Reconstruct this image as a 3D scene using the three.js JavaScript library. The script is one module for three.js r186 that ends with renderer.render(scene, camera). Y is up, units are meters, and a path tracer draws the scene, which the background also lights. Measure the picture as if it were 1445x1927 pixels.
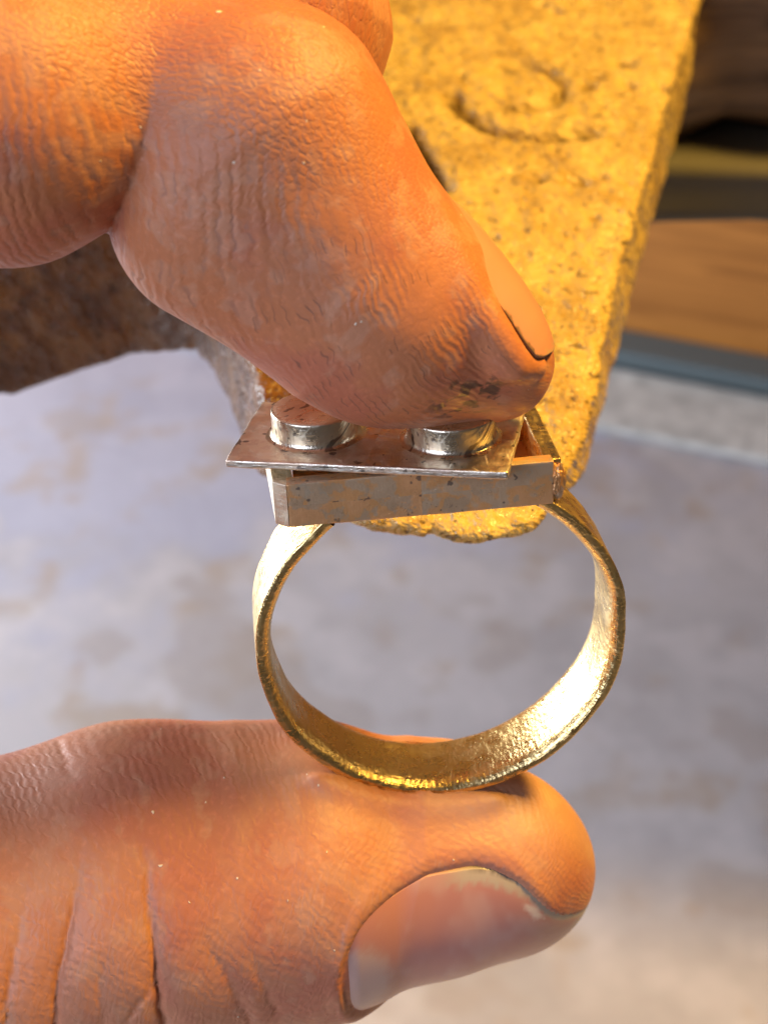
import * as THREE from 'three';
import { RectAreaLightUniformsLib } from 'three/addons/lights/RectAreaLightUniformsLib.js';

// ---------- camera (units: metres; MM turns millimetres into metres) ----------
const MM = 0.001, FOV = 36, PW = 1445, PH = 1927;
const FOCAL = PH / 2 / Math.tan(THREE.MathUtils.degToRad(FOV / 2));       // photo pixels
const DIST = FOCAL / 32;                                                  // mm from lens to the front of the ring
const scene = new THREE.Scene();
const camera = new THREE.PerspectiveCamera(FOV, PW / PH, 0.005, 5);
camera.position.set(0, 0.148, 0);
camera.rotation.set(THREE.MathUtils.degToRad(-40), 0, 0);
camera.focus = 0.0895; camera.userData.fStop = 55;
camera.updateMatrixWorld(true);
scene.add(camera);
const renderer = new THREE.WebGLRenderer({ antialias: true });
renderer.toneMapping = THREE.LinearToneMapping;
renderer.toneMappingExposure = 1.0;
renderer.shadowMap.enabled = true;
RectAreaLightUniformsLib.init();

// ---------- frames ----------
const V = (x, y, z) => new THREE.Vector3(x, y, z);
const CQ = camera.quaternion.clone();
const camToWorld = (p) => p.clone().multiplyScalar(MM).applyQuaternion(CQ).add(camera.position);   // mm in the lens's axes -> metres in the world
const at = (px, py, z) => V((px - 722.5) / FOCAL * -z, (963.5 - py) / FOCAL * -z, z);              // a point z mm in front (z < 0), in mm
// the ring's own axes: R along the top, U up out of the top, N along the finger hole
const N = V(0.11, -0.454, 0.884).normalize();
const R = V(1, 0.09, 0); R.z = -(R.x * N.x + R.y * N.y) / N.z; R.normalize();
const U = N.clone().cross(R);
const C = at(835, 1214, -DIST);
const ringBasis = new THREE.Matrix4().makeBasis(R, U, N);
const ringQ = CQ.clone().multiply(new THREE.Quaternion().setFromRotationMatrix(ringBasis));
const ringToCam = (x, y, z) => C.clone().addScaledVector(R, x).addScaledVector(U, y).addScaledVector(N, z);

// ---------- light ----------
scene.background = new THREE.Color().setRGB(0.07, 0.055, 0.045);           // the dim workshop behind the camera
const ringWorld = camToWorld(ringToCam(0, 0, -2.5));
function areaLight(name, label, category, dirCam, dist, w, h, color, intensity, glow, build) {
  const d = dirCam.clone().normalize().applyQuaternion(CQ);
  const pos = ringWorld.clone().addScaledVector(d, dist);
  const g = new THREE.Group(); g.name = name; g.userData = { label, category };
  g.position.copy(pos); g.lookAt(ringWorld); scene.add(g);
  const l = new THREE.RectAreaLight(color, intensity, w, h);
  l.name = name + '_light'; l.rotation.y = Math.PI; l.position.set(0, 0, 0.004); g.add(l);
  const m = new THREE.Mesh(new THREE.PlaneGeometry(w, h), new THREE.MeshStandardMaterial({ color: 0x222222, emissive: color, emissiveIntensity: glow, side: THREE.DoubleSide }));
  build(g, m, w, h);
  return g;
}
const LAMP = new THREE.Color().setRGB(1.0, 0.6, 0.125), DAY = new THREE.Color().setRGB(0.68, 0.75, 1.0), ADDED_DAY = new THREE.Color().setRGB(0.88, 0.92, 1.0);
areaLight('bench_lamp', 'warm bench lamp shining down on the ring from above the frame', 'lamp', V(0.5, 0.81, 0.31), 0.28, 0.056, 0.056, LAMP, 172, 6, (g, m) => {
  m.name = 'lamp_bulb'; g.add(m);
  const pts = [[0.035, -0.012], [0.04, -0.01], [0.052, 0.03], [0.05, 0.031], [0.038, -0.008], [0.0, -0.014]].map((p) => new THREE.Vector2(p[0], p[1]));
  const shade = new THREE.Mesh(new THREE.LatheGeometry(pts, 48), new THREE.MeshStandardMaterial({ color: 0x2c3430, roughness: 0.4, metalness: 0.2, side: THREE.DoubleSide }));
  shade.name = 'lamp_shade'; shade.rotation.x = Math.PI / 2; shade.position.z = -0.006; g.add(shade);
});
const glaze = (g, m, w, h) => {
  m.name = 'window_pane'; g.add(m);
  const fm = new THREE.MeshStandardMaterial({ color: 0x8a8378, roughness: 0.6 });
  for (const [x, y, a, b] of [[0, h / 2 + 0.012, w + 0.05, 0.024], [0, -h / 2 - 0.012, w + 0.05, 0.024], [w / 2 + 0.012, 0, 0.024, h], [-w / 2 - 0.012, 0, 0.024, h]]) {
    const f = new THREE.Mesh(new THREE.BoxGeometry(a, b, 0.03), fm); f.name = 'window_frame'; f.position.set(x, y, -0.002); g.add(f);
  }
};
areaLight('window', 'wide workshop window behind the left shoulder, out of the frame', 'window', V(-0.6, -0.1, 0.79), 0.62, 0.46, 0.36, DAY, 3.3, 3, glaze);
areaLight('window_001', 'narrow unseen window added at the left for white highlights on the metal', 'window', V(-0.8, 0.33, -0.4), 0.45, 0.26, 0.28, ADDED_DAY, 11, 7, glaze);  // unseen window, added to put white highlights on the metal

// ---------- noise ----------
function hash(i, j, k) { let h = Math.imul(i, 374761393) ^ Math.imul(j, 668265263) ^ Math.imul(k, 2147483647 ^ 0x5bd1e995); h = Math.imul(h ^ (h >>> 13), 1274126177); h ^= h >>> 16; return (h >>> 0) / 4294967296; }
const fade = (t) => t * t * (3 - 2 * t);
function noise3(x, y, z) {
  const i = Math.floor(x), j = Math.floor(y), k = Math.floor(z), u = fade(x - i), v = fade(y - j), w = fade(z - k);
  const L = (a, b, t) => a + (b - a) * t;
  return L(L(L(hash(i, j, k), hash(i + 1, j, k), u), L(hash(i, j + 1, k), hash(i + 1, j + 1, k), u), v), L(L(hash(i, j, k + 1), hash(i + 1, j, k + 1), u), L(hash(i, j + 1, k + 1), hash(i + 1, j + 1, k + 1), u), v), w) * 2 - 1;
}
function noise2(x, y, s = 0) {
  const i = Math.floor(x), j = Math.floor(y), u = fade(x - i), v = fade(y - j);
  const a = hash(i, j, s), b = hash(i + 1, j, s), c = hash(i, j + 1, s), d = hash(i + 1, j + 1, s);
  return (a + (b - a) * u + (c - a + (a - b - c + d) * u) * v) * 2 - 1;
}
const fbm2 = (x, y, o = 4, s = 0) => { let r = 0, a = 0.5; for (let i = 0; i < o; i++) { r += a * noise2(x, y, s + i); x *= 2.03; y *= 2.03; a *= 0.5; } return r; };
const fbm3 = (x, y, z, o = 3) => { let r = 0, a = 0.5; for (let i = 0; i < o; i++) { r += a * noise3(x, y, z); x = x * 2.03 + 7; y = y * 2.03 + 3; z *= 2.03; a *= 0.5; } return r; };
function cells2(x, y, s = 0) {                                            // distances to the nearest two feature points
  const i = Math.floor(x), j = Math.floor(y); let a = 9, b = 9;
  for (let m = -1; m < 2; m++) for (let n = -1; n < 2; n++) {
    const dx = i + m + hash(i + m, j + n, s + 11) - x, dy = j + n + hash(i + m, j + n, s + 29) - y, d = dx * dx + dy * dy;
    if (d < a) { b = a; a = d; } else if (d < b) b = d;
  }
  return [Math.sqrt(a), Math.sqrt(b)];
}
const sstep = (a, b, x) => { const t = Math.min(1, Math.max(0, (x - a) / (b - a))); return t * t * (3 - 2 * t); };
const mix = (a, b, t) => a + (b - a) * t;
const mix3 = (a, b, t) => [mix(a[0], b[0], t), mix(a[1], b[1], t), mix(a[2], b[2], t)];
const table = (xs, ys) => {                                               // a smooth curve through (x, y) pairs
  const n = xs.length, sl = xs.map((_, i) => { if (i === 0 || i === n - 1) return 0; const a = (ys[i] - ys[i - 1]) / (xs[i] - xs[i - 1]), b = (ys[i + 1] - ys[i]) / (xs[i + 1] - xs[i]); return a * b <= 0 ? 0 : 2 * a * b / (a + b); });
  sl[0] = (ys[1] - ys[0]) / (xs[1] - xs[0]); sl[n - 1] = (ys[n - 1] - ys[n - 2]) / (xs[n - 1] - xs[n - 2]);
  return (x) => { if (x <= xs[0]) return ys[0]; for (let i = 1; i < n; i++) if (x <= xs[i]) { const h = xs[i] - xs[i - 1], t = (x - xs[i - 1]) / h, u = 1 - t; return ys[i - 1] * u * u * (1 + 2 * t) + ys[i] * t * t * (3 - 2 * t) + h * t * u * (sl[i - 1] * u - sl[i] * t); } return ys[n - 1]; };
};
const clamp = (x, a = 0, b = 1) => Math.min(b, Math.max(a, x));
let seed = 7; const rnd = () => { seed = (Math.imul(seed, 1664525) + 1013904223) >>> 0; return seed / 4294967296; };

// ---------- textures ----------
const toSRGB = (c) => { c = clamp(c); return 255 * (c <= 0.0031308 ? 12.92 * c : 1.055 * c ** (1 / 2.4) - 0.055); };
function texture(n, m, f, srgb, wrap = true) {                            // f(x, y, out) in pixels, linear values
  const a = new Uint8Array(n * m * 4), out = [0, 0, 0];
  for (let y = 0; y < m; y++) for (let x = 0; x < n; x++) {
    f(x, y, out); const k = 4 * (y * n + x);
    for (let c = 0; c < 3; c++) a[k + c] = srgb ? toSRGB(out[c]) : 255 * clamp(out[c]);
    a[k + 3] = 255;
  }
  const t = new THREE.DataTexture(a, n, m); t.magFilter = THREE.LinearFilter;
  t.wrapS = t.wrapT = wrap ? THREE.RepeatWrapping : THREE.ClampToEdgeWrapping;
  if (srgb) t.colorSpace = THREE.SRGBColorSpace;
  t.needsUpdate = true; return t;
}

// ---------- meshing a distance field (mm) ----------
function meshField(field, lo, hi, cell) {
  const nx = Math.ceil((hi[0] - lo[0]) / cell), ny = Math.ceil((hi[1] - lo[1]) / cell), nz = Math.ceil((hi[2] - lo[2]) / cell), B = 8;
  const X = nx + 1, Y = ny + 1, Z = nz + 1, val = new Float32Array(X * Y * Z).fill(1);
  for (let bz = 0; bz < nz; bz += B) for (let by = 0; by < ny; by += B) for (let bx = 0; bx < nx; bx += B) {
    const d = field(lo[0] + (bx + B / 2) * cell, lo[1] + (by + B / 2) * cell, lo[2] + (bz + B / 2) * cell);
    const far = Math.abs(d) > B * cell * 0.87 * 1.6 + 0.9;
    for (let z = bz; z <= Math.min(bz + B, nz); z++) for (let y = by; y <= Math.min(by + B, ny); y++) for (let x = bx; x <= Math.min(bx + B, nx); x++) {
      const k = (z * Y + y) * X + x;
      if (far) { if (val[k] === 1) val[k] = d > 0 ? 1.0001 : -1.0001; } else if (val[k] === 1 || Math.abs(val[k]) === Math.fround(1.0001)) val[k] = field(lo[0] + x * cell, lo[1] + y * cell, lo[2] + z * cell);
    }
  }
  const id = new Int32Array(nx * ny * nz).fill(-1), pos = [], idx = [];
  const cx = [0, 1, 0, 1, 0, 1, 0, 1], cy = [0, 0, 1, 1, 0, 0, 1, 1], cz = [0, 0, 0, 0, 1, 1, 1, 1];
  const edges = [[0, 1], [2, 3], [4, 5], [6, 7], [0, 2], [1, 3], [4, 6], [5, 7], [0, 4], [1, 5], [2, 6], [3, 7]];
  for (let z = 0; z < nz; z++) for (let y = 0; y < ny; y++) for (let x = 0; x < nx; x++) {
    const base = (z * Y + y) * X + x; let neg = 0; const v = [];
    for (let c = 0; c < 8; c++) { v[c] = val[base + cx[c] + cy[c] * X + cz[c] * X * Y]; if (v[c] < 0) neg++; }
    if (neg === 0 || neg === 8) continue;
    let px = 0, py = 0, pz = 0, n = 0;
    for (const [a, b] of edges) if ((v[a] < 0) !== (v[b] < 0)) { const t = v[a] / (v[a] - v[b]); px += mix(cx[a], cx[b], t); py += mix(cy[a], cy[b], t); pz += mix(cz[a], cz[b], t); n++; }
    id[(z * ny + y) * nx + x] = pos.length / 3;
    pos.push(lo[0] + (x + px / n) * cell, lo[1] + (y + py / n) * cell, lo[2] + (z + pz / n) * cell);
  }
  const I = (x, y, z) => id[(z * ny + y) * nx + x];
  const quad = (a, b, c, d, flip) => { if (a < 0 || b < 0 || c < 0 || d < 0) return; flip ? idx.push(a, c, b, a, d, c) : idx.push(a, b, c, a, c, d); };
  for (let z = 1; z < nz; z++) for (let y = 1; y < ny; y++) for (let x = 1; x < nx; x++) {
    const k = (z * Y + y) * X + x, s = val[k] < 0;
    if (s !== (val[k + 1] < 0)) quad(I(x, y - 1, z - 1), I(x, y, z - 1), I(x, y, z), I(x, y - 1, z), !s);
    if (s !== (val[k + X] < 0)) quad(I(x - 1, y, z - 1), I(x, y, z - 1), I(x, y, z), I(x - 1, y, z), s);
    if (s !== (val[k + X * Y] < 0)) quad(I(x - 1, y - 1, z), I(x, y - 1, z), I(x, y, z), I(x - 1, y, z), !s);
  }
  const P = new Float32Array(pos), Nn = new Float32Array(pos.length), e = cell * 0.35;
  for (let i = 0; i < P.length; i += 3) {
    let g;
    for (let it = 0; it < 3; it++) {
      const x = P[i], y = P[i + 1], z = P[i + 2];
      g = [field(x + e, y, z) - field(x - e, y, z), field(x, y + e, z) - field(x, y - e, z), field(x, y, z + e) - field(x, y, z - e)];
      const l = Math.hypot(...g) || 1; g = g.map((q) => q / l);
      if (it < 2) { const d = clamp(field(x, y, z) / Math.max(0.5, l / (2 * e)), -cell * 0.5, cell * 0.5); P[i] -= d * g[0]; P[i + 1] -= d * g[1]; P[i + 2] -= d * g[2]; }
    }
    Nn[i] = g[0]; Nn[i + 1] = g[1]; Nn[i + 2] = g[2];
  }
  return { P, N: Nn, idx };
}
function toGeometry(P, Nn, idx, uv, place, turn) {                        // place(p mm) -> metres; turn(n)
  const g = new THREE.BufferGeometry(), p = new Float32Array(P.length), n = new Float32Array(P.length), a = new THREE.Vector3();
  for (let i = 0; i < P.length; i += 3) { a.set(P[i], P[i + 1], P[i + 2]); place(a); a.toArray(p, i); a.set(Nn[i], Nn[i + 1], Nn[i + 2]); turn(a); a.toArray(n, i); }
  g.setAttribute('position', new THREE.BufferAttribute(p, 3)); g.setAttribute('normal', new THREE.BufferAttribute(n, 3));
  if (uv) g.setAttribute('uv', new THREE.BufferAttribute(new Float32Array(uv), 2));
  g.setIndex(idx); return g;
}
function tag(o, label, category, kind) { if (label) o.userData.label = label; if (category) o.userData.category = category; if (kind) o.userData.kind = kind; return o; }
function thing(name, label, category, pos, quat) { const g = new THREE.Group(); g.name = name; g.position.copy(pos); if (quat) g.quaternion.copy(quat); scene.add(g); return tag(g, label, category); }
function part(parent, name, geometry, material, label) { const m = new THREE.Mesh(geometry, material); m.name = name; m.castShadow = m.receiveShadow = true; parent.add(m); if (label) m.userData.label = label; return m; }

// ---------- bench tray floor, strip, board, bench ----------
const FLOORY = -0.1;
function floorHit(px, py, h = FLOORY) { const d = at(px, py, -1).applyQuaternion(CQ); const t = (h - camera.position.y) / d.y; return camera.position.clone().addScaledVector(d, t); }
const stripA = floorHit(1112, 812), stripB = floorHit(1445, 880);
{
  const S = 1.0, T = 1024;
  const floorMap = texture(T, T, (x, y, o) => {
    const u = x / T * 60, v = y / T * 60;                                 // in sixtieths of the tray
    const d = fbm2(u * 0.55, v * 0.55, 5, 3), e = fbm2(u * 1.7 + 9, v * 1.7, 4, 40), f = fbm2(u * 0.16, v * 0.16 + 5, 3, 70);
    let c = [0.43, 0.395, 0.39];
    c = mix3(c, [0.36, 0.33, 0.325], sstep(-0.3, 0.5, d));
    c = mix3(c, [0.49, 0.45, 0.445], sstep(-0.1, 0.5, e) * 0.6);
    const near = (-stripA.z + 0.15) * 60 + (u - 30) * 0.2 - v;              // cm from the strip
    c = mix3(c, [0.3, 0.33, 0.5], sstep(3.6, 0.6, near + 3.2 * d + 1.8 * e + 1.4 * f) * 0.35);  // cool light near the strip painted into the floor colour as blue
    c = mix3(c, [0.36, 0.28, 0.21], sstep(0.1, 0.6, fbm2(u * 1.5 + 31, v * 1.5, 4, 90)) * 0.75);
    c = mix3(c, [0.33, 0.28, 0.25], sstep(0.22, 0.4, fbm2(u * 0.8 + 11, v * 0.8, 3, 95)) * 0.6);
    const g = fbm2(u * 9, v * 9, 2, 97) * 0.06; c = c.map((q) => q * (1 + g));
    o[0] = c[0]; o[1] = c[1]; o[2] = c[2];
  }, true);
  const m = new THREE.Mesh(new THREE.PlaneGeometry(S, S), new THREE.MeshStandardMaterial({ map: floorMap, roughness: 0.75 }));
  m.name = 'floor'; m.rotation.x = -Math.PI / 2; m.position.set(0, FLOORY, -0.35); m.receiveShadow = true; tag(m, 'dusty lavender grey tray floor below the hand', null, 'structure'); scene.add(m);
}
// a frame that runs along the strip: X along it to the right, Z towards the viewer
const stripYaw = Math.atan2(-(stripB.z - stripA.z), stripB.x - stripA.x);
const boardQ = new THREE.Quaternion().setFromAxisAngle(V(0, 1, 0), stripYaw);
const stripX = V(1, 0, 0).applyQuaternion(boardQ), stripZ = V(0, 0, 1).applyQuaternion(boardQ);
const along = (p, x, y, z) => p.clone().addScaledVector(stripX, x).addScaledVector(stripZ, z).add(V(0, y, 0));
function softBox(w, h, d, r, seg = 6, rough = 0, freq = 300) {             // a box with rounded edges and an uneven skin, metres
  const g = new THREE.BoxGeometry(w, h, d, Math.max(2, seg * 4), seg * 2, seg * 2), p = g.attributes.position, H = [w / 2, h / 2, d / 2];
  const uv = g.attributes.uv, nr = g.attributes.normal, a = new THREE.Vector3(), b = new THREE.Vector3();
  for (let i = 0; i < p.count; i++) {
    a.fromBufferAttribute(p, i);
    const q = [a.x, a.y, a.z].map((c, k) => { const t = c / H[k]; return H[k] * Math.sign(t) * (1 - Math.max(0, 1 - Math.abs(t)) ** 1.6); });
    a.set(...q); const nx = Math.abs(nr.getX(i)), ny = Math.abs(nr.getY(i));
    uv.setXY(i, (nx > 0.5 ? a.z : a.x) / MM, (ny > 0.5 ? a.z : a.y) / MM);
    b.set(clamp(a.x, -H[0] + r, H[0] - r), clamp(a.y, -H[1] + r, H[1] - r), clamp(a.z, -H[2] + r, H[2] - r));
    const l = a.clone().sub(b); if (l.length() > 0) l.normalize();
    a.copy(b).addScaledVector(l, r);
    if (rough) a.addScaledVector(l, rough * fbm3(a.x * freq, a.y * freq, a.z * freq, 3));
    p.setXYZ(i, a.x, a.y, a.z); nr.setXYZ(i, l.x, l.y, l.z);
  }
  if (rough) g.computeVertexNormals();
  return g;
}
{
  const wood = (base, dark, seedN) => texture(512, 512, (x, y, o) => {
    const u = x / 512 * 8, v = y / 512 * 40, g = fbm2(u * 0.6 + fbm2(u, v * 0.2, 2, seedN) * 1.4, v, 4, seedN + 5);
    const c = mix3(base, dark, clamp(0.35 + g * 1.1 + 0.4 * fbm2(u * 0.5, v * 0.1, 3, seedN + 9))); o[0] = c[0]; o[1] = c[1]; o[2] = c[2];
  }, true);
  const strip = thing('metal_strip', 'pale grey metal strip along the foot of the orange board', 'strip', along(stripA, -0.02, 0, 0), boardQ);
  const sm = texture(256, 256, (x, y, o) => { const n = 0.5 + 0.22 * fbm2(x / 20, y / 20, 4, 55); o[0] = n; o[1] = n * 1.0; o[2] = n * 0.94; }, true); sm.repeat.set(1 / 60, 1 / 60);
  const sg = softBox(1.1, 0.0026, 0.027, 0.0008, 8); sg.translate(0, 0.0013, -0.0135);
  part(strip, 'strip_plate', sg, new THREE.MeshStandardMaterial({ map: sm, roughness: 0.7 }));
  const lip = softBox(1.1, 0.005, 0.012, 0.001, 8); lip.translate(0, 0.0052, -0.033);
  part(strip, 'strip_lip', lip, new THREE.MeshStandardMaterial({ color: new THREE.Color().setRGB(0.13, 0.17, 0.18), roughness: 0.5, metalness: 0.3 }), 'dark teal raised lip');
  const bw = wood([0.56, 0.22, 0.04], [0.36, 0.13, 0.02], 200); bw.repeat.set(1 / 190, 1 / 90);
  const board = thing('wooden_board', 'orange brown wooden board behind the pale metal strip', 'board', along(stripA, -0.02, 0, -0.04), boardQ);
  const bg = softBox(1.1, 0.12, 0.02, 0.0015, 10); bg.translate(0, 0.062, -0.01);
  part(board, 'board_panel', bg, new THREE.MeshStandardMaterial({ map: bw, roughness: 0.6 }));
  const dw = wood([0.24, 0.15, 0.08], [0.06, 0.035, 0.02], 300); dw.repeat.set(1 / 60, 1 / 60);
  const bench = thing('workbench', 'rough dark bench front that the bench pin sticks out of', 'workbench', V(0, 0.052, -0.174), new THREE.Quaternion().setFromAxisAngle(V(0, 1, 0), -0.1));
  const beam = softBox(0.7, 0.052, 0.25, 0.009, 26, 0.007, 70); beam.translate(0.23, 0.032, -0.128);
  part(bench, 'beam', beam, new THREE.MeshStandardMaterial({ map: dw, roughness: 0.55 }));
  const ledge = softBox(0.7, 0.009, 0.03, 0.0025, 12, 0.003, 90); ledge.translate(0.23, 0.0025, -0.0155);
  part(bench, 'ledge', ledge, new THREE.MeshStandardMaterial({ color: new THREE.Color().setRGB(0.11, 0.1, 0.075), roughness: 0.8 }), 'pale worn ledge under the beam');
}

// ---------- bench pin ----------
{
  const PINY = 81;                                                       // mm
  const outline = [[1400, -300], [1315, 0], [1259, 180], [1204, 370], [1156, 555], [1130, 680], [1112, 760], [1085, 850], [1060, 915], [1010, 985], [930, 1000], [855, 1004], [812, 985], [800, 998], [760, 990], [690, 986], [600, 930], [540, 840], [470, 700], [432, 560], [405, 500], [375, 420], [335, 360], [200, 310], [100, 300], [0, 290], [-150, 280], [-420, 240], [-700, 240], [-700, -300]]
    .map(([x, y]) => { const p = floorHit(x, y, PINY * MM); return [p.x / MM, p.z / MM]; });
  const poly = (x, z) => {
    let d = 1e9, s = 1; const n = outline.length;
    for (let i = 0, j = n - 1; i < n; j = i++) {
      const a = outline[i], b = outline[j], ex = b[0] - a[0], ez = b[1] - a[1], wx = x - a[0], wz = z - a[1];
      const t = clamp((wx * ex + wz * ez) / (ex * ex + ez * ez)), qx = wx - ex * t, qz = wz - ez * t;
      d = Math.min(d, qx * qx + qz * qz);
      const c1 = z >= a[1], c2 = z < b[1], c3 = ex * wz > ez * wx;
      if ((c1 && c2 && c3) || (!c1 && !c2 && !c3)) s = -s;
    }
    return s * Math.sqrt(d);
  };
  const tipZ = floorHit(850, 1000, PINY * MM).z / MM;
  const wp = (x, y) => { const p = floorHit(x, y, PINY * MM); return [p.x / MM, p.z / MM]; };
  const groove = [[850, 175], [870, 205], [910, 232], [960, 248], [1040, 255], [1110, 248]].map((q) => wp(...q));
  const groove2 = [[930, 130], [980, 118], [1030, 125], [1055, 150], [1050, 185], [1000, 200], [960, 195]].map((q) => wp(...q));
  const cut = [[770, 240], [800, 290], [832, 350]].map((q) => wp(...q));
  const chain = (g, x, z) => { let d = 1e9; for (let i = 1; i < g.length; i++) { const a = g[i - 1], b = g[i], ex = b[0] - a[0], ez = b[1] - a[1], t = clamp(((x - a[0]) * ex + (z - a[1]) * ez) / (ex * ex + ez * ez)); d = Math.min(d, Math.hypot(x - a[0] - ex * t, z - a[1] - ez * t)); } return d; };
  const pits = []; for (const [x, y, r] of [[1007, 332, 0.75], [1083, 338, 0.85], [1128, 330, 0.5], [1175, 118, 0.9], [1120, 142, 0.5], [1108, 158, 0.6], [1250, 163, 0.6], [1116, 408, 0.4], [775, 36, 0.7], [1015, 8, 0.6], [1045, 18, 0.7], [1185, 160, 0.6]]) pits.push([...wp(x, y), r]);
  const gauss = (d, w) => Math.exp(-d * d / (w * w));
  const field = (x, y, z) => {
    const d2 = poly(x, z), thick = 1.2 + 13.5 * sstep(0, 30, tipZ - z) + 13 * clamp((-13 - x) / 25), top = PINY;
    const dy = Math.abs(y - (top - thick / 2)) - thick / 2, r = 0.8;
    const a = d2 + r + 0.25 * Math.max(0, top - y) * 0.0 + 0.5 * fbm3(x * 0.25, y * 0.4, z * 0.25, 3) + 0.3 * sstep(0, 4, top - y), b = dy + r;
    let d = Math.min(Math.max(a, b), 0) + Math.hypot(Math.max(a, 0), Math.max(b, 0)) - r;
    if (d > 2.5 || d < -2.5) return d;
    d += 0.28 * fbm3(x * 0.8, y * 0.8, z * 0.8, 3);
    if (y > top - 3 && d > -2.2) {
      const c = wp0(x, z);
      d += 1.25 * gauss(chain(groove, x, z), 0.9) + 0.8 * gauss(chain(groove2, x, z), 0.8) + 1.3 * gauss(chain(cut, x, z), 0.8);
      for (const p of pits) { const q = Math.hypot(x - p[0], z - p[1]); if (q < 3) d += 1.4 * gauss(q, p[2]); }
      d += c * (0.5 * Math.max(0, noise3(x * 1.1, y, z * 1.1)) + 0.35 * Math.abs(noise3(x * 0.6, y, z * 0.6)));
    }
    return d;
  };
  const mid = wp(1000, 180), wp0 = (x, z) => gauss(Math.hypot(x - mid[0], z - mid[1]), 9);
  const lo = [-52, 48, -175], hi = [56, 84, tipZ + 3];
  const m = meshField(field, lo, hi, 0.5), uv = [];
  for (let i = 0; i < m.P.length; i += 3) uv.push((m.P[i] + 0.3 * m.P[i + 1]) / 60, (m.P[i + 2] - m.P[i + 1]) / 60);
  const T = 2048, s = 60 / T;
  const H = new Float32Array(T * T);
  const pinMap = texture(T, T, (x, y, o) => {
    const u = x * s, v = y * s, a = fbm2(u * 0.3, v * 0.3, 4, 7), b = fbm2(u * 0.35 + 3, v * 0.22, 4, 17), g = fbm2(u * 1.6, v * 0.25, 3, 27);
    let c = mix3([0.62, 0.44, 0.14], [0.47, 0.31, 0.085], clamp(0.35 + 0.9 * b + 0.5 * g));
    c = mix3(c, [0.36, 0.22, 0.07], sstep(0.08, 0.4, a + 0.35 * b) * 0.5);
    const pit = fbm2(u * 1.9 + 50, v * 1.9, 4, 33); c = mix3(c, [0.12, 0.075, 0.035], sstep(0.43, 0.5, pit) * 0.75);
    const [d1] = cells2(u * 1.6, v * 1.6, 5); H[y * T + x] = 0.5 + 0.4 * fbm2(u * 1.0, v * 0.8, 3, 61) - 0.22 * Math.abs(fbm2(u * 2.2, v * 2.0, 3, 63)) + 0.1 * fbm2(u * 5, v * 5, 2, 66) - 0.25 * sstep(0.4, 0.5, pit);
    o[0] = c[0]; o[1] = c[1]; o[2] = c[2];
  }, true);
  const pinBump = texture(T, T, (x, y, o) => { o[0] = o[1] = o[2] = H[y * T + x]; }, false);
  const pinRough = texture(1024, 1024, (x, y, o) => { const u = x * 60 / 1024, v = y * 60 / 1024; o[0] = 0; o[2] = 0; o[1] = 0.42 - 0.22 * sstep(-0.15, 0.15, fbm2(u * 1.1 + 4, v * 1.1, 4, 77)); }, false);
  const base = V(0.012, PINY * MM - 0.008, -0.12);
  const pin = thing('bench_pin', 'worn wooden bench pin behind the ring, golden right prong, left prong coloured dark for shade', 'bench pin', base);
  const pg = toGeometry(m.P, m.N, m.idx, uv, (a) => a.multiplyScalar(MM).sub(base), (a) => a), grimeAndShade = [];
  for (let i = 0; i < m.P.length; i += 3) {
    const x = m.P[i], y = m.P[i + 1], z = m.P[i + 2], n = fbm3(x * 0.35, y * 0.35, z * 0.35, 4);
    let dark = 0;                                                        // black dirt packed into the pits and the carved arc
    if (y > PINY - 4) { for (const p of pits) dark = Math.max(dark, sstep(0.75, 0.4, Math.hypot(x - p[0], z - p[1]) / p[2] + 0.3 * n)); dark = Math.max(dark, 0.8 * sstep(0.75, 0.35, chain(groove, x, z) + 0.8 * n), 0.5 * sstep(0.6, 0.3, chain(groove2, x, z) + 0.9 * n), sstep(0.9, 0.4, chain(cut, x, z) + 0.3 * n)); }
    const c = mix3(mix3([1, 1, 1], mix3([0.2, 0.11, 0.06], [0.34, 0.21, 0.12], sstep(-0.2, 0.3, n)), sstep(-5.2, -6.2, x + 4 * n)), [0.14, 0.1, 0.08], dark)   /* shade on the left prong painted into its colour, dark brown all over */; grimeAndShade.push(...c);
  }
  pg.setAttribute('color', new THREE.BufferAttribute(new Float32Array(grimeAndShade), 3));
  part(pin, 'pin_body', pg, new THREE.MeshPhysicalMaterial({ vertexColors: true, map: pinMap, bumpMap: pinBump, bumpScale: 0.0008, roughnessMap: pinRough, roughness: 1, specularIntensity: 1 }));
}

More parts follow.
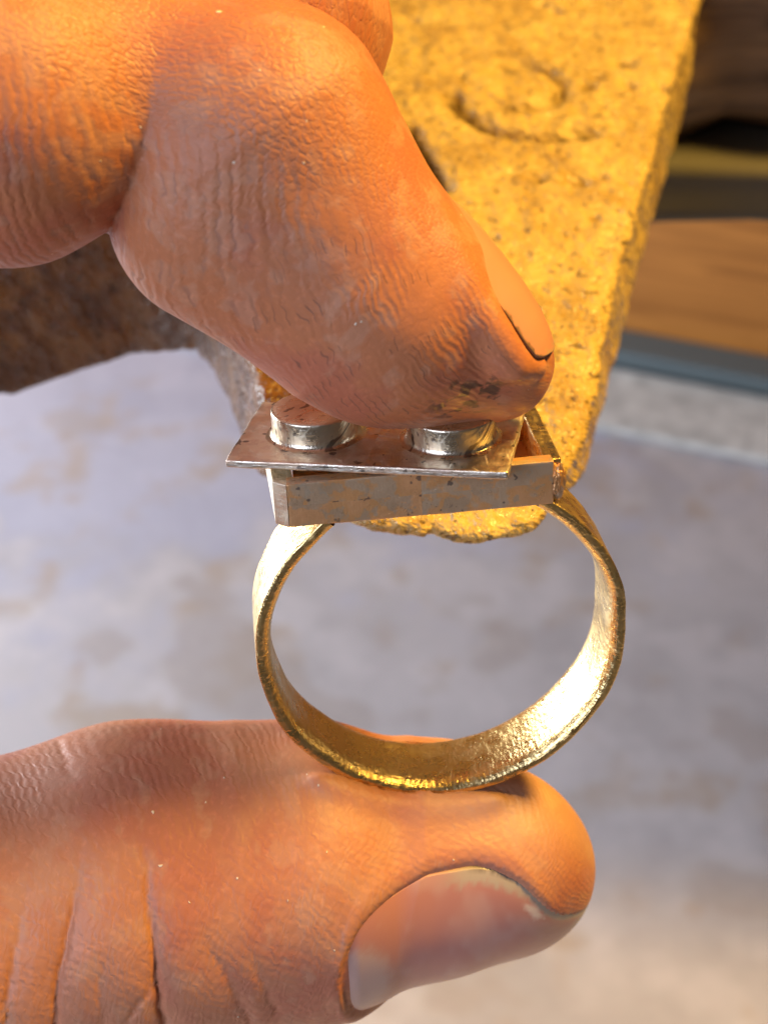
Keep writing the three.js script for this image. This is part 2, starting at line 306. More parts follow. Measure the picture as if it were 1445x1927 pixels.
// ---------- hand ----------
const hand = { capsules: [] };
{
  const px = (x, y, z, r) => { const p = at(x, y, z); return [p.x, p.y, p.z, r / FOCAL * -z]; };
  const round = (a, b) => {                                              // distance to a tapered capsule
    const bx = b[0] - a[0], by = b[1] - a[1], bz = b[2] - a[2], L = bx * bx + by * by + bz * bz, dr = a[3] - b[3], il = 1 / Math.sqrt(L), k = dr * il, kk = Math.sqrt(1 - k * k);
    return (x, y, z) => {
      const wx = x - a[0], wy = y - a[1], wz = z - a[2], h = (wx * bx + wy * by + wz * bz) / L;
      const qx = wx - bx * h, qy = wy - by * h, qz = wz - bz * h, q = Math.sqrt(qx * qx + qy * qy + qz * qz);
      const t = clamp(h + q * k / kk * il), ex = wx - bx * t, ey = wy - by * t, ez = wz - bz * t;
      return Math.sqrt(ex * ex + ey * ey + ez * ez) - (a[3] - dr * t);
    };
  };
  const smin = (a, b, k) => { const h = Math.max(k - Math.abs(a - b), 0) / k; return Math.min(a, b) - h * h * h * k / 6; };
  // index finger
  const iTip = px(930, 681, -88.5, 112), iPulp = px(722, 580, -86.4, 203), iBulge = px(420, 400, -84.5, 215), iDip = px(497, 262, -83.4, 246), iMidA = px(0, 215, -81, 287), iMidB = px(-420, 160, -80, 300);
  const iBack = px(40, 85, -83.4, 205), iTop = px(500, 250, -83.8, 212), iBase = px(-900, 260, -86, 330);
  const iFill = round(px(838, 654, -87.6, 138), px(775, 612, -86.8, 178)), i1r = round(iTip, iPulp), i1 = (x, y, z) => smin(i1r(x, y, z), iFill(x, y, z), 2), i2 = round(iPulp, iDip), i3 = round(iBulge, iPulp), i4 = round(iBack, iTop), i5 = round(iMidA, iMidB), i6 = round(iMidB, iBase);
  // middle finger behind it, and the other fingers above the frame
  const m0 = round(px(455, 190, -93.5, 200), px(600, 450, -98, 160)), m1 = round(px(455, 190, -93, 205), px(488, 70, -93, 236)), m2 = round(px(488, 70, -93, 236), px(250, -330, -92, 250)), m3 = round(px(250, -330, -92, 250), px(-600, -260, -92, 290));
  const r1 = round(px(150, -60, -102, 215), px(-50, -420, -103, 230)), r2 = round(px(-50, -420, -103, 230), px(-700, -340, -100, 270));
  const l1 = round(px(-130, 20, -111, 180), px(-250, -330, -112, 190)), l2 = round(px(-250, -330, -112, 190), px(-800, -180, -108, 240));
  // thumb
  const tTip = px(960, 1634, -104.4, 158), tPad = px(800, 1614, -103, 212), tDist = px(560, 1640, -102.4, 287), tIp = px(255, 1678, -101.5, 303), tProx = px(-60, 1765, -100, 303), tBase = px(-560, 1900, -98, 340);
  const t1 = round(tTip, tPad), t2 = round(tPad, tDist), t3 = round(tDist, tIp), t4 = round(tIp, tProx), t5 = round(tProx, tBase), t6 = round(px(930, 1612, -102.0, 168), px(860, 1612, -102.5, 192));
  // palm, left of the frame
  const p1 = round(px(-640, 260, -86, 430), px(-1250, 850, -92, 640)), p2 = round(px(-560, 1900, -98, 340), px(-1250, 950, -92, 620));
  // nail of the thumb: along its axis (photo x), the half angle that the plate covers
  const tAxis = [[560, 1640, -102.4], [800, 1614, -103], [968, 1640, -104.4], [1120, 1655, -105.6]].map((q) => at(...q));
  const NA = V(-0.02, -0.5, 0.87).normalize(), NS = V(0, 0.87, 0.5);
  const nailX = [638, 650, 690, 760, 840, 900, 970, 1050, 1098, 1114], nailPhi = [0, 10, 22, 31, 39, 43, 39, 20, 8, 0];
  const phiMax = table(nailX, nailPhi);
  const thumbCoords = (x, y, z) => { const s = x / -z * FOCAL + 722.5; let a = tAxis[0], b = tAxis[1]; if (x > tAxis[1].x) { a = tAxis[1]; b = tAxis[2]; } if (x > tAxis[2].x) { a = tAxis[2]; b = tAxis[3]; } const t = (x - a.x) / (b.x - a.x), dy = y - mix(a.y, b.y, t), dz = z - mix(a.z, b.z, t); return [s, Math.atan2(dy * NS.y + dz * NS.z, dy * NA.y + dz * NA.z) * 57.2958]; };
  // nail of the index finger: a curved plate about its own axis
  const IA = at(663, 472, -86.6), IB = at(893, 766, -88.6), iDir = IB.clone().sub(IA).normalize(), iN = V(0.8, 0.6, 0).addScaledVector(iDir, -V(0.8, 0.6, 0).dot(iDir)).normalize(), iS = V(0, 0, 1).addScaledVector(iDir, -iDir.z).normalize();
  const iRt = table([0, 0.08, 0.25, 0.44, 0.6, 0.78, 0.9, 1.01], [190, 202, 213, 217, 217, 212, 203, 188]), iR = (s) => iRt(s) / FOCAL * 87.5;
  const iPhi = table([0, 0.06, 0.125, 0.285, 0.42, 0.6, 0.8, 0.914, 0.956, 0.986, 1.02], [15, 32, 41, 48, 52, 53, 53, 50, 44, 30, 6]);
  const iNail = (s, phi, off = 0) => IA.clone().lerp(IB, s).addScaledVector(iN, (iR(s) + off) * Math.cos(phi)).addScaledVector(iS, (iR(s) + off) * Math.sin(phi));
  const foldPts = []; for (let k = 0; k <= 10; k++) { const s = 0.05 + 0.93 * k / 10; const p = iNail(s, (iPhi(s) + 9) * Math.PI / 180, -0.66 - 0.15 * sstep(0.7, 1, s)); foldPts.push([p.x, p.y, p.z, 0.6]); }
  const folds = []; for (let k = 1; k < foldPts.length; k++) folds.push(round(foldPts[k - 1], foldPts[k]));
  // creases of the thumb joint, cut into the skin: (place along the thumb, place round it, depth)
  const lines = [
    [[262, 1560, 0.0], [274, 1640, 0.35], [284, 1740, 0.8], [294, 1840, 1.1], [312, 1940, 1.1]],
    [[156, 1570, 0.0], [146, 1660, 0.4], [128, 1760, 0.75], [110, 1850, 0.9], [104, 1940, 0.9]],
    [[52, 1660, 0.0], [36, 1760, 0.35], [16, 1860, 0.6], [10, 1940, 0.6]],
    [[380, 1740, 0.0], [402, 1800, 0.22], [440, 1860, 0.3], [470, 1920, 0.3]], [[455, 1760, 0.0], [485, 1830, 0.2], [520, 1905, 0.3]],
    [[205, 1780, 0.0], [190, 1850, 0.25], [196, 1930, 0.3]], [[292, 1850, 0.3], [250, 1905, 0.4], [232, 1940, 0.3]], [[112, 1400, 0.25], [124, 1446, 0.15], [150, 1480, 0.0]],
  ].map((l) => l.map(([x, y, a]) => [(x - 722.5) / 29, (963.5 - y) / 29, a]));
  const cutLines = (x, y, z) => {
    let narrow = 0, broad = 0; const k = 102.2 / -z, X = x * k + 0.12 * noise2(y * 1.1, x * 1.1, 71), Y = y * k;
    if (z < -103) return 0;
    for (const l of lines) for (let i = 1; i < l.length; i++) {
      const a = l[i - 1], b = l[i], ex = b[0] - a[0], ey = b[1] - a[1], t = clamp(((X - a[0]) * ex + (Y - a[1]) * ey) / (ex * ex + ey * ey)), q2 = (X - a[0] - ex * t) ** 2 + (Y - a[1] - ey * t) ** 2;
      if (q2 < 6) { const w = mix(a[2], b[2], t); narrow = Math.max(narrow, w * Math.exp(-q2 / 0.05)); broad = Math.max(broad, w * Math.exp(-q2 / 1.1)); }
    }
    return (0.3 * narrow + 0.32 * broad) * sstep(-103, -100, z);
  };
  const parts = (x, y, z) => {
    let dI = smin(smin(i1(x, y, z), i2(x, y, z), 3), i3(x, y, z), 3.5);
    for (const f of folds) dI = smin(dI, f(x, y, z), 1.8);
    const back = smin(i4(x, y, z), dI, 3), prox = smin(i5(x, y, z), i6(x, y, z), 4);
    dI = smin(back, smin(prox, i4(x, y, z), 4), 0.2);
    const dM = Math.min(m0(x, y, z), smin(smin(m1(x, y, z), m2(x, y, z), 3), m3(x, y, z), 4), smin(r1(x, y, z), r2(x, y, z), 4), smin(l1(x, y, z), l2(x, y, z), 4));
    let dT = smin(smin(smin(smin(t1(x, y, z), t6(x, y, z), 2), t2(x, y, z), 3), smin(t3(x, y, z), t4(x, y, z), 4), 2), t5(x, y, z), 4);
    const dP = smin(p1(x, y, z), p2(x, y, z), 6);
    return [dI, dM, dT, dP];
  };
  const field = (x, y, z) => {
    let [dI, dM, dT, dP] = parts(x, y, z);
    if (dT < 1.5 && dT > -1.5) {
      const [s, phi] = thumbCoords(x, y, z), pm = phiMax(s);
      if (s > 600 && s < 1125) {
        const inside = (pm - Math.abs(phi < 0 ? phi / 1.75 : phi)) * 0.12, edge = Math.min(inside, (s - 640) / 28, 2);
        dT += 0.26 * sstep(-0.2, 0.3, edge) * sstep(0, 1, pm);
        dT -= 0.14 * Math.exp(-((edge + 0.7) ** 2) / 0.5) * sstep(1080, 1000, s) * sstep(610, 640, s);
      }
      if (s < 600) dT += cutLines(x, y, z);
      const [rx, ry, rz] = [(x - C.x) * R.x + (y - C.y) * R.y + (z - C.z) * R.z, (x - C.x) * U.x + (y - C.y) * U.y + (z - C.z) * U.z, (x - C.x) * N.x + (y - C.y) * N.y + (z - C.z) * N.z];
      const pr = Math.hypot(rx, ry); if (pr < 12.5) { dT -= 0.5 * Math.exp(-((pr - 11.25) ** 2) / 0.6) * (Math.exp(-((rz - 0.7) ** 2) / 0.6) + Math.exp(-((rz + 5.7) ** 2) / 0.6)); dT = Math.max(dT, Math.min(10.8 - pr, 0.06 - rz, rz + 5.06)); }
    }
    if (Math.abs(dI) < 1.2) dI += 0.05 * noise3(x * 0.5, y * 0.5, z * 0.5);
    let d = smin(dI, dM, 0.35);
    d = Math.min(d, dT);
    return smin(d, dP, 6);
  };
  const lo = [-92, -46, -124], hi = [14, 50, -62];
  const m = meshField(field, lo, hi, 0.3);
  // skin coordinates: v runs from each fingertip towards the palm, u round the finger, both in mm
  const spine = (pts) => { const c = new THREE.CatmullRomCurve3(pts.map((q) => at(...q))), out = [], n = 260; let L = 0, prev = null; for (let i = 0; i <= n; i++) { const p = c.getPoint(i / n), t = c.getTangent(i / n); if (prev) L += p.distanceTo(prev); prev = p; const F = V(0, 0, 1).addScaledVector(t, -t.z).normalize(), S = t.clone().cross(F); out.push({ p, F, S, L }); } return out; };
  const spI = spine([[1040, 712, -89], [880, 598, -87.8], [700, 468, -86], [500, 345, -83.8], [250, 245, -82], [0, 190, -81.2], [-420, 150, -80], [-900, 260, -84]]);
  const spM = spine([[455, 220, -93], [488, 70, -93], [250, -330, -92], [-600, -260, -92]]);
  const spT = spine([[1115, 1660, -105.5], [968, 1640, -104.4], [800, 1614, -103], [560, 1640, -102.4], [255, 1678, -101.5], [-60, 1765, -100], [-560, 1900, -98]]);
  const uv = new Float32Array(m.P.length / 3 * 2), who = new Uint8Array(m.P.length / 3);
  for (let i = 0; i < who.length; i++) {
    const x = m.P[3 * i], y = m.P[3 * i + 1], z = m.P[3 * i + 2], d = parts(x, y, z);
    const k = d[2] < Math.min(d[0], d[1]) ? 2 : d[1] < d[0] ? 1 : 0, sp = [spI, spM, spT][k]; who[i] = k;
    let best = 1e9, b = sp[0]; for (const q of sp) { const e = (q.p.x - x) ** 2 + (q.p.y - y) ** 2 + (q.p.z - z) ** 2; if (e < best) { best = e; b = q; } }
    const rx = x - b.p.x, ry = y - b.p.y, rz = z - b.p.z, a = Math.atan2(rx * b.S.x + ry * b.S.y + rz * b.S.z, rx * b.F.x + ry * b.F.y + rz * b.F.z);
    const u = clamp(a * 7, -14.9, 14.9), v = clamp(b.L + (k === 1 ? 24 : 0), 0, 59.9);
    uv[2 * i] = ((k === 2 ? 45 : 15) + u) / 60; uv[2 * i + 1] = v / 60;
  }
  const T = 2048, s = 60 / T, H = new Float32Array(T * T), RR = new Float32Array(T * T);
  const specks = []; for (let i = 0; i < 130; i++) specks.push([rnd() * 60, rnd() * 50, 0.03 + 0.06 * rnd() ** 3]);
  const skinMap = texture(T, T, (X, Y, o) => {
    const thumb = X * s > 30, u = X * s - (thumb ? 45 : 15), v = Y * s;
    const w1 = fbm2(u * 0.22 + 5, v * 0.22, 3, thumb ? 100 : 1), w2 = fbm2(u * 0.9, v * 0.9, 4, thumb ? 120 : 20), w3 = fbm2(u * 4.5, v * 4.5, 3, 140);
    let c = thumb ? [0.53, 0.225, 0.122] : [0.51, 0.19, 0.083];
    c = mix3(c, [0.45, 0.14, 0.085], sstep(-0.15, 0.35, w1 + 0.35 * w2) * 0.6);
    c = mix3(c, [0.56, 0.29, 0.17], sstep(0.0, 0.4, w2 - 0.4 * w1) * 0.5);
    c = c.map((q) => q * (1 + 0.22 * w3 * w3 - 0.1 * w3)); let h = 0.5 + 0.09 * w3, rough = 0.5;
    if (!thumb) {
      const palm = sstep(3.2, -2.5, u + 1.2 * w1), far = sstep(14, 20, v);
      const warp = 0.55 * fbm2(u * 0.35 + 3, v * 0.5, 3, 44) + 0.16 * noise2(u * 1.6, v * 2.2, 45);
      const gu = mix(-0.9, -0.3, sstep(10, 24, v)), ph = 0.42 * v + 0.53 * (v > 22 ? v - 17 : v > 12 ? (v - 12) ** 2 / 20 : 0) + u * gu + 0.7 * warp;
      const coarse = Math.sin(ph * 2 * Math.PI / 0.66) * 0.5 + 0.5, amp1 = sstep(-0.35, 0.2, noise2(u * 0.5, v * 1.4, 46) + 0.35);
      h += palm * far * (Math.pow(coarse, 0.75) - 0.6) * 0.3 * amp1;
      c = mix3(c, [0.2, 0.1, 0.08], palm * far * sstep(0.3, 0.0, coarse) * amp1 * sstep(-0.1, 0.3, w2) * 0.35);
      const fine = Math.sin(ph * 2 * Math.PI / 0.4), zone = sstep(6, 0.5, u) * sstep(26, 19, v) * sstep(2, 5, v);
      h += zone * fine * 0.085 * sstep(-0.5, 0.2, noise2(u * 0.4, v * 0.4, 48));
      const dirt = sstep(0.8, 1.0, fine) * zone * sstep(20, 15, v) * sstep(0.1, 0.4, noise2(u * 0.5 + v * 1.1, v * 0.6 - u, 47) + 0.35 * w2) * sstep(1.5, -1.5, u);
      c = mix3(c, [0.1, 0.06, 0.05], dirt * 0.55);
      h -= dirt * 0.1;
      const [a, b] = cells2(u * 2.3 + 0.5 * w2, v * 2.3 + 0.5 * w3, 9), cell = sstep(0.0, 0.5, b - a), zc = sstep(15, 20, v) * sstep(36, 30, v) * sstep(-1.6, 0.8, u) * sstep(12, 8, u);
      h += zc * (cell - 0.75) * 0.19; c = mix3(c, [0.42, 0.2, 0.12], zc * (1 - cell) * 0.35);
      const [a2, b2] = cells2(u * 3.4, v * 3.4, 19); h += (1 - palm) * (sstep(0, 0.3, b2 - a2) - 0.7) * 0.1;
      const smudge = sstep(0.02, 0.3, fbm2(u * 1.3 + 2, v * 1.3, 4, 81)) * sstep(2.6, 1.2, Math.hypot(v - 4.2, (u + 5.5) * 0.8));
      c = mix3(c, [0.05, 0.04, 0.035], smudge * 0.8);
    } else {
      const top = sstep(1, 6, u), line = Math.sin((v + 0.8 * fbm2(u * 0.25, v * 0.3, 3, 150) - 0.34 * u) * 2 * Math.PI / 0.52);
      h += top * line * 0.06 * sstep(-0.3, 0.3, noise2(u * 0.6, v * 0.6, 151) + 0.2);
      const l2 = Math.sin((v * 0.85 + u * 0.5 + 0.6 * fbm2(u * 0.8, v * 0.8, 3, 160)) * 2 * Math.PI / 0.4), l3 = Math.sin((v * 0.5 - u * 0.86 + 0.6 * fbm2(u * 0.7, v * 0.7, 3, 170)) * 2 * Math.PI / 0.46);
      h += (1 - top) * (l2 * 0.04 + l3 * 0.04);
      c = mix3(c, [0.62, 0.42, 0.27], sstep(16, 8, v) * sstep(1, 5, u) * 0.4);
    }
    H[Y * T + X] = h; RR[Y * T + X] = rough + 0.14 * w2;
    o[0] = c[0]; o[1] = c[1]; o[2] = c[2];
  }, true, false);
  { // pale grains of dust stuck to the skin
    const a = skinMap.image.data;
    for (const [x, y, r] of specks) { const n = Math.ceil(r / s), X0 = Math.round(x / s), Y0 = Math.round(y / s); for (let j = -n; j <= n; j++) for (let i = -n; i <= n; i++) if (i * i + j * j <= n * n * 0.8 && X0 + i >= 0 && X0 + i < T && Y0 + j >= 0 && Y0 + j < T) { const k = (Y0 + j) * T + X0 + i; a[4 * k] = 235; a[4 * k + 1] = 220; a[4 * k + 2] = 195; H[k] += 0.25; } }
  }
  const skinBump = texture(T, T, (x, y, o) => { o[0] = o[1] = o[2] = H[y * T + x]; }, false, false);
  const skinRough = texture(T / 2, T / 2, (x, y, o) => { o[0] = 0; o[1] = RR[2 * y * T + 2 * x]; o[2] = 0; }, false, false);
  const skin = new THREE.MeshPhysicalMaterial({ map: skinMap, bumpMap: skinBump, bumpScale: 0.00013, roughnessMap: skinRough, roughness: 1, specularIntensity: 0.7, sheen: 0.15, sheenRoughness: 0.5, sheenColor: new THREE.Color().setRGB(1, 0.6, 0.45) });
  const basePt = at(-900, 1100, -98), baseW = camToWorld(basePt);
  const g = thing('hand', 'hand pinching the ring between its bent index finger and its thumb', 'hand', baseW, CQ);
  const place = (a) => a.sub(basePt).multiplyScalar(MM), same = (a) => a;
  part(g, 'body', toGeometry(m.P, m.N, m.idx, uv, place, same), skin);
  // nails: closed shells with vertex colours
  const shell = (nu, nv, outer, inner, color) => {
    const P = [], col = [], idx = [];
    for (const f of [outer, inner]) for (let j = 0; j <= nv; j++) for (let i = 0; i <= nu; i++) { const p = place(f(i / nu, j / nv)); P.push(p.x, p.y, p.z); col.push(...color(i / nu, j / nv)); }
    const W = nu + 1, o2 = W * (nv + 1);
    for (let j = 0; j < nv; j++) for (let i = 0; i < nu; i++) { const a = j * W + i; idx.push(a, a + 1, a + W + 1, a, a + W + 1, a + W, o2 + a, o2 + a + W + 1, o2 + a + 1, o2 + a, o2 + a + W, o2 + a + W + 1); }
    const rim = []; for (let i = 0; i < nu; i++) rim.push(i); for (let j = 0; j < nv; j++) rim.push(j * W + nu); for (let i = nu; i > 0; i--) rim.push(nv * W + i); for (let j = nv; j > 0; j--) rim.push(j * W);
    for (let k = 0; k < rim.length; k++) { const a = rim[k], b = rim[(k + 1) % rim.length]; idx.push(a, o2 + a, o2 + b, a, o2 + b, b); }
    const geo = new THREE.BufferGeometry(); geo.setAttribute('position', new THREE.BufferAttribute(new Float32Array(P), 3)); geo.setAttribute('color', new THREE.BufferAttribute(new Float32Array(col), 3)); geo.setIndex(idx); geo.computeVertexNormals(); return geo;
  };
  const nailMat = new THREE.MeshPhysicalMaterial({ vertexColors: true, roughness: 0.4, clearcoat: 0.35, clearcoatRoughness: 0.2, side: THREE.DoubleSide });
  const bareThumb = (x, y, z) => smin(smin(smin(t1(x, y, z), t6(x, y, z), 2), t2(x, y, z), 3), t3(x, y, z), 2);
  const nailFlat = table([641, 690, 745, 800, 880, 950, 1060], [-3, -3, 3, 12, 11, 6, 0]);
  const onThumb = (i, j, off) => {
    const sx = mix(641, 1111, i), phi = mix(-mix(1.5, 1.8, sstep(0, 0.4, i)), 1, j) * phiMax(sx) * 0.985 / 57.2958;
    const seg = sx < 800 ? 0 : sx < 968 ? 1 : 2, xs = [560, 800, 968, 1120], t = (sx - xs[seg]) / (xs[seg + 1] - xs[seg]);
    const c = tAxis[seg].clone().lerp(tAxis[seg + 1], t), dir = NA.clone().multiplyScalar(Math.cos(phi)).addScaledVector(NS, Math.sin(phi));
    let r = 4; for (let k = 0; k < 40; k++) { const p = c.clone().addScaledVector(dir, r), d = bareThumb(p.x, p.y, p.z); r -= d * 0.9; if (Math.abs(d) < 1e-4) break; }
    return c.addScaledVector(dir, Math.max(0.05, r + off + (nailFlat(sx) / 29) * sstep(0.5, -0.2, phi)));
  };
  part(g, 'nail', shell(150, 60, (i, j) => onThumb(i, j, -0.02 - 0.12 * (2 * j - 1) ** 4 - 0.4 * sstep(0.1, 0, i)), (i, j) => onThumb(i, j, -0.9), (i, j) => {
    const x = mix(641, 1111, i), y = 2 * j - 1, n = fbm2(i * 9, j * 5, 3, 500), n2 = fbm2(i * 60, j * 30, 3, 510);
    let c = [0.5, 0.215, 0.165]; c = mix3(c, [0.54, 0.28, 0.22], sstep(-0.1, 0.4, n));
    c = mix3(c, [0.55, 0.36, 0.3], sstep(0.9, 0.6, Math.hypot((i - 0.02) / 0.25, (y + 0.1) / 1.0) + 0.06 * n2));
    const edge = phiMax(x) * (1 - y) * 0.18; // mm from the upper rim
    const rimD = Math.min(edge, (1 - i) * 13);
    c = mix3(c, [0.46, 0.37, 0.27], sstep(1.25, 0.7, rimD + 0.5 * n2) * sstep(0.35, 0.5, i));
    c = mix3(c, [0.12, 0.09, 0.07], sstep(0.42, 0.12, rimD + 0.3 * n2) * sstep(0.45, 0.6, i) * 0.9);
    c = mix3(c, [0.72, 0.6, 0.5], sstep(0.25, 0.1, Math.abs(i - 0.74) * 4 + Math.abs(edge - 1.5) * 0.35 + 0.12 * n2) * 0.8);
    return c;
  }), nailMat, 'pink thumb nail with a pale half moon and a dirty rim');
  const nailOut = (i, j, off) => { const s0 = mix(0.0, 1.02, i), y = mix(-1, 1, j); return iNail(s0, y * iPhi(s0) * Math.PI / 180, off - 0.3 * sstep(0.1, 0, i) - 0.25 * sstep(0.97, 1, i)); };
  part(g, 'nail', shell(140, 90, (i, j) => nailOut(i, j, 0), (i, j) => nailOut(i, j, -1.6), (i, j) => {
    const n2 = fbm2(i * 40, j * 20, 3, 530), side = 1 - Math.abs(2 * j - 1); let c = [0.62, 0.28, 0.18];
    c = mix3(c, [0.66, 0.42, 0.26], sstep(0.14, 0.04, i + 0.03 * n2)); c = mix3(c, [0.5, 0.36, 0.2], sstep(0.93, 0.97, i + 0.05 * n2) * 0.7);
    c = mix3(c, [0.14, 0.09, 0.05], sstep(0.035, 0.012, side + 0.05 * n2 - 0.02 * sstep(0.6, 0.9, i)) * sstep(0.2, 0.6, i + 0.2 * n2) * 0.85); c = mix3(c, [0.16, 0.1, 0.05], sstep(0.975, 0.99, i + 0.03 * n2) * 0.9);
    return c;
  }), nailMat, 'smooth orange lit index nail seen from its side');
}

// ---------- ring ----------
const METAL_U = 20;                                                       // mm per texture
const scratch = texture(1024, 1024, (x, y, o) => { const u = x / 1024, v = y / 1024; const a = fbm2(u * 40 + 3 * v, v * 400, 3, 600), b = fbm2(u * 220, v * 60 + 20 * u, 3, 620), c = fbm2(u * 90, v * 90, 3, 640); o[0] = o[1] = o[2] = 0.5 + 0.3 * a + 0.3 * b + 0.5 * c; }, false);
const roughTex = texture(1024, 1024, (x, y, o) => { const u = x / 1024, v = y / 1024; let l = 0; for (const [p, q, sd] of [[0.3, 1, 1], [1, 0.25, 2], [0.8, 0.7, 3]]) l = Math.max(l, sstep(0.42, 0.6, fbm2((u * p - v * q) * 130, (u * q + v * p) * 5, 2, 660 + sd))); o[0] = o[2] = 0; o[1] = 0.58 + 0.3 * fbm2(u * 26, v * 26, 4, 650) + 0.35 * l; }, false);
const patchMap = (base, ox1, ox2, pale, amount, sd) => texture(1024, 1024, (x, y, o) => {
  const u = x / 1024 * METAL_U, v = y / 1024 * METAL_U, a = fbm2(u * 0.45, v * 0.45, 4, sd), b = fbm2(u * 1.3, v * 1.3, 4, sd + 20), e = fbm2(u * 5, v * 5, 3, sd + 40);
  let c = mix3(base, ox1, sstep(0.12, -0.22, a + 0.35 * b) * amount); c = mix3(c, ox2, sstep(0.1, 0.32, b + 0.2 * e) * amount * 0.6); c = mix3(c, pale, sstep(0.16, 0.34, a - 0.4 * b) * 0.6);
  if (sd > 710) c = mix3(c, [0.1, 0.08, 0.07], sstep(0.4, 0.5, fbm2(u * 1.9 + 40, v * 1.9, 3, sd + 60)) * 0.75); o[0] = c[0]; o[1] = c[1]; o[2] = c[2];
}, true);
const metalOf = (map, roughness, bump, metalness = 1) => { const m = map ? map.clone() : null, b = scratch.clone(); if (m) { m.repeat.set(1 / METAL_U, 1 / METAL_U); m.needsUpdate = true; } b.repeat.set(1 / METAL_U, 1 / METAL_U); b.needsUpdate = true; const r = roughTex.clone(); r.repeat.set(1 / METAL_U, 1 / METAL_U); r.needsUpdate = true; return new THREE.MeshStandardMaterial({ map: m, bumpMap: b, bumpScale: bump, roughnessMap: r, roughness: roughness * 1.7, metalness }); };
const bandMap = patchMap([0.92, 0.69, 0.3], [0.89, 0.63, 0.25], [0.87, 0.62, 0.27], [0.93, 0.72, 0.36], 0.6, 700);
const boxMap = patchMap([0.72, 0.38, 0.15], [0.74, 0.4, 0.18], [0.42, 0.38, 0.28], [0.5, 0.44, 0.32], 0.9, 760);
const lidMap = patchMap([0.86, 0.78, 0.62], [0.74, 0.58, 0.42], [0.7, 0.56, 0.46], [0.88, 0.84, 0.72], 0.8, 820);
const bandMat = metalOf(bandMap, 0.3, 0.00004), boxMat = metalOf(boxMap, 0.36, 0.000018, 0.4), rimMat = metalOf(bandMap, 0.3, 0.00004), lidMat = metalOf(lidMap, 0.44, 0.00002), studMat = metalOf(patchMap([0.84, 0.78, 0.62], [0.7, 0.58, 0.4], [0.6, 0.52, 0.42], [0.88, 0.88, 0.78], 0.5, 860), 0.3, 0.00002), endMat = metalOf(null, 0.55, 0.00003);
const ringG = thing('ring', 'unfinished gold coloured ring with an open rectangular box top, pinched in the hand', 'ring', camToWorld(C), ringQ);
function box(x0, x1, y0, y1, z0, z1, r = 0.12, rough = 0.05) { const g = softBox((x1 - x0) * MM, (y1 - y0) * MM, (z1 - z0) * MM, r * MM, 12, rough * MM, 900); g.translate((x0 + x1) / 2 * MM, (y0 + y1) / 2 * MM, (z0 + z1) / 2 * MM); return g; }
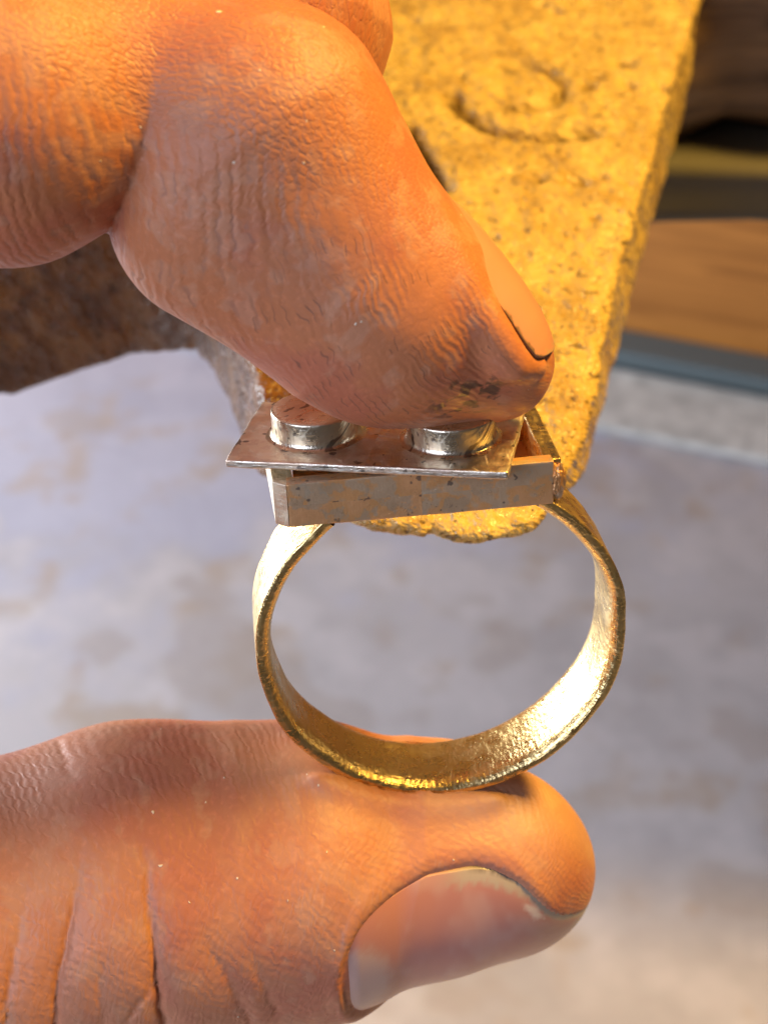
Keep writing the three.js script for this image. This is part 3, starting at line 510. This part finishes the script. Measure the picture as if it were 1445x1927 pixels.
{
  // band: a rounded strip bent round; profile runs round its section
  const prof = [], ro = 11.0, ri = 10.05, w = 5.0, arc = (cx, cz, r, a0, a1, n) => { for (let k = 0; k <= n; k++) { const a = mix(a0, a1, k / n); prof.push([cx + r * Math.cos(a), cz + r * Math.sin(a)]); } };
  const q = Math.PI / 2, fi = 0.6, fz = 1.25, fo = 0.16;
  const ell = (cz, a0, a1) => { for (let k = 0; k <= 9; k++) { const a = mix(a0, a1, k / 9); prof.push([ri + fi + fi * Math.cos(a), cz + fz * Math.sin(a)]); } };
  arc(ro - fo, -fo, fo, 0, q, 4); ell(-fz, q, 2 * q); for (let k = 1; k < 12; k++) prof.push([ri, mix(-fz, -w + fz, k / 12)]); ell(-w + fz, 2 * q, 3 * q); arc(ro - fo, -w + fo, fo, 3 * q, 4 * q, 4); for (let k = 1; k < 10; k++) prof.push([ro, mix(-w + fo, -fo, k / 10)]);
  const n = prof.length, A = 420, P = [], uv = [], idx = [], len = [0]; for (let k = 1; k <= n; k++) len.push(len[k - 1] + Math.hypot(prof[k % n][0] - prof[k - 1][0], prof[k % n][1] - prof[k - 1][1]));
  for (let i = 0; i <= A; i++) { const th = mix(125.5, 416.5, i / A) * Math.PI / 180; for (let k = 0; k <= n; k++) { const [rho, z] = prof[k % n], wob = 0.10 * noise3(Math.cos(th) * 4, Math.sin(th) * 4, 3) + 0.035 * fbm3(Math.cos(th) * rho * 1.2, Math.sin(th) * rho * 1.2, z * 1.2, 3); P.push((rho + wob) * Math.cos(th) * MM, (rho + wob) * Math.sin(th) * MM, (z - 0.02 + 0.03 * noise2(th * 9, rho * 3, 4)) * MM); uv.push(th * 10.5, len[k]); } }
  for (let i = 0; i < A; i++) for (let k = 0; k < n; k++) { const a = i * (n + 1) + k; idx.push(a, a + n + 1, a + 1, a + 1, a + n + 1, a + n + 2); }
  const g = new THREE.BufferGeometry(); g.setAttribute('position', new THREE.BufferAttribute(new Float32Array(P), 3)); g.setAttribute('uv', new THREE.BufferAttribute(new Float32Array(uv), 2)); g.setIndex(idx); g.computeVertexNormals();
  bandMat.side = THREE.DoubleSide; part(ringG, 'band', g, bandMat);
  // the open box on top: four walls and a base
  const bx0 = -8.5, bx1 = 7.0, by0 = 8.68, by1 = 11.38;
  part(ringG, 'box_wall', box(bx0 + 0.03, bx1 - 0.5, by0, by1, -0.95, 0, 0.1), boxMat, 'coppery brown front wall');
  const plan = new THREE.Shape([[-8.5, -0.04], [-9.15, -0.6], [-9.4, -7.7], [-8.5, -7.7], [-8.1, -0.9]].map((p) => new THREE.Vector2(p[0] * MM, p[1] * MM)));
  const lw = new THREE.ExtrudeGeometry(plan, { depth: (by1 - by0 - 0.16) * MM, bevelEnabled: true, bevelSize: 0.00005, bevelThickness: 0.00006, bevelSegments: 2, steps: 6 }); lw.rotateX(Math.PI / 2); lw.translate(0, (by1 - 0.08) * MM, 0); for (let i = 0; i < lw.attributes.uv.count; i++) lw.attributes.uv.setXY(i, lw.attributes.uv.getX(i) / MM, lw.attributes.uv.getY(i) / MM);
  endMat.color.setRGB(0.86, 0.78, 0.58); part(ringG, 'box_wall', lw, endMat, 'pale left end wall');
  part(ringG, 'box_wall', box(bx1 - 0.95, bx1, by0 + 0.02, by1 - 0.03, -8.3, -0.35, 0.12, 0.09), rimMat, 'bright filed right end wall');
  part(ringG, 'box_wall', box(bx0 - 0.6, bx1 - 0.9, by0 + 0.02, by1 - 0.05, -8.6, -7.7, 0.1), boxMat);
  part(ringG, 'box_base', box(bx0 + 0.6, bx1 - 0.9, by0 + 0.06, by0 + 0.6, -7.8, -0.9, 0.05), boxMat);
  const blob = new THREE.IcosahedronGeometry(1, 14), bp = blob.attributes.position, a = new THREE.Vector3();
  for (let i = 0; i < bp.count; i++) { a.fromBufferAttribute(bp, i).normalize(); const k = 1 + 0.28 * fbm3(a.x * 2.6 + 4, a.y * 2.6, a.z * 2.6, 4); bp.setXYZ(i, (6.72 + a.x * 0.55 * k) * MM, (9.95 + a.y * 1.2 * k) * MM, (-0.45 + a.z * 0.5 * k) * MM); }
  blob.computeVertexNormals(); part(ringG, 'solder_blob', blob, metalOf(boxMap, 0.5, 0.000012, 0.8), 'lumpy grey solder at the corner');
}
// ---------- loose lid with two studs ----------
{
  const c = V(-2.72, 12.0, -3.56), g = thing('stud_plate', 'small loose metal plate with two round studs, lying askew on the ring box', 'plate', camToWorld(ringToCam(c.x, c.y, c.z)), ringQ.clone().multiply(new THREE.Quaternion().setFromAxisAngle(V(0, 1, 0), -0.297)));
  part(g, 'plate', box(-8.15, 7.7, -0.25, 0.25, -4.1, 4.1, 0.13, 0.06), lidMat);
  for (const x of [-3.85, 4.0]) {
    const pts = [[0, 1.62], [1.6, 1.62], [2.38, 1.6], [2.47, 1.55], [2.52, 1.45], [2.52, 0.4], [2.56, 0.16], [2.72, 0.05], [3.0, 0.0]].map((p) => new THREE.Vector2(p[0] * MM, (p[1] + 0.24) * MM));
    const geo = new THREE.LatheGeometry(pts.reverse(), 96), uv = geo.attributes.uv, p = geo.attributes.position; for (let i = 0; i < uv.count; i++) { uv.setXY(i, p.getX(i) / MM + p.getZ(i) / MM * 0.5, p.getY(i) / MM + p.getZ(i) / MM); }
    geo.translate(x * MM, 0, 0); const s = part(g, 'stud', geo, studMat); s.material.side = THREE.DoubleSide;
  }
}
scene.traverse((o) => { if (o.isMesh) o.castShadow = o.receiveShadow = true; });
renderer.render(scene, camera);
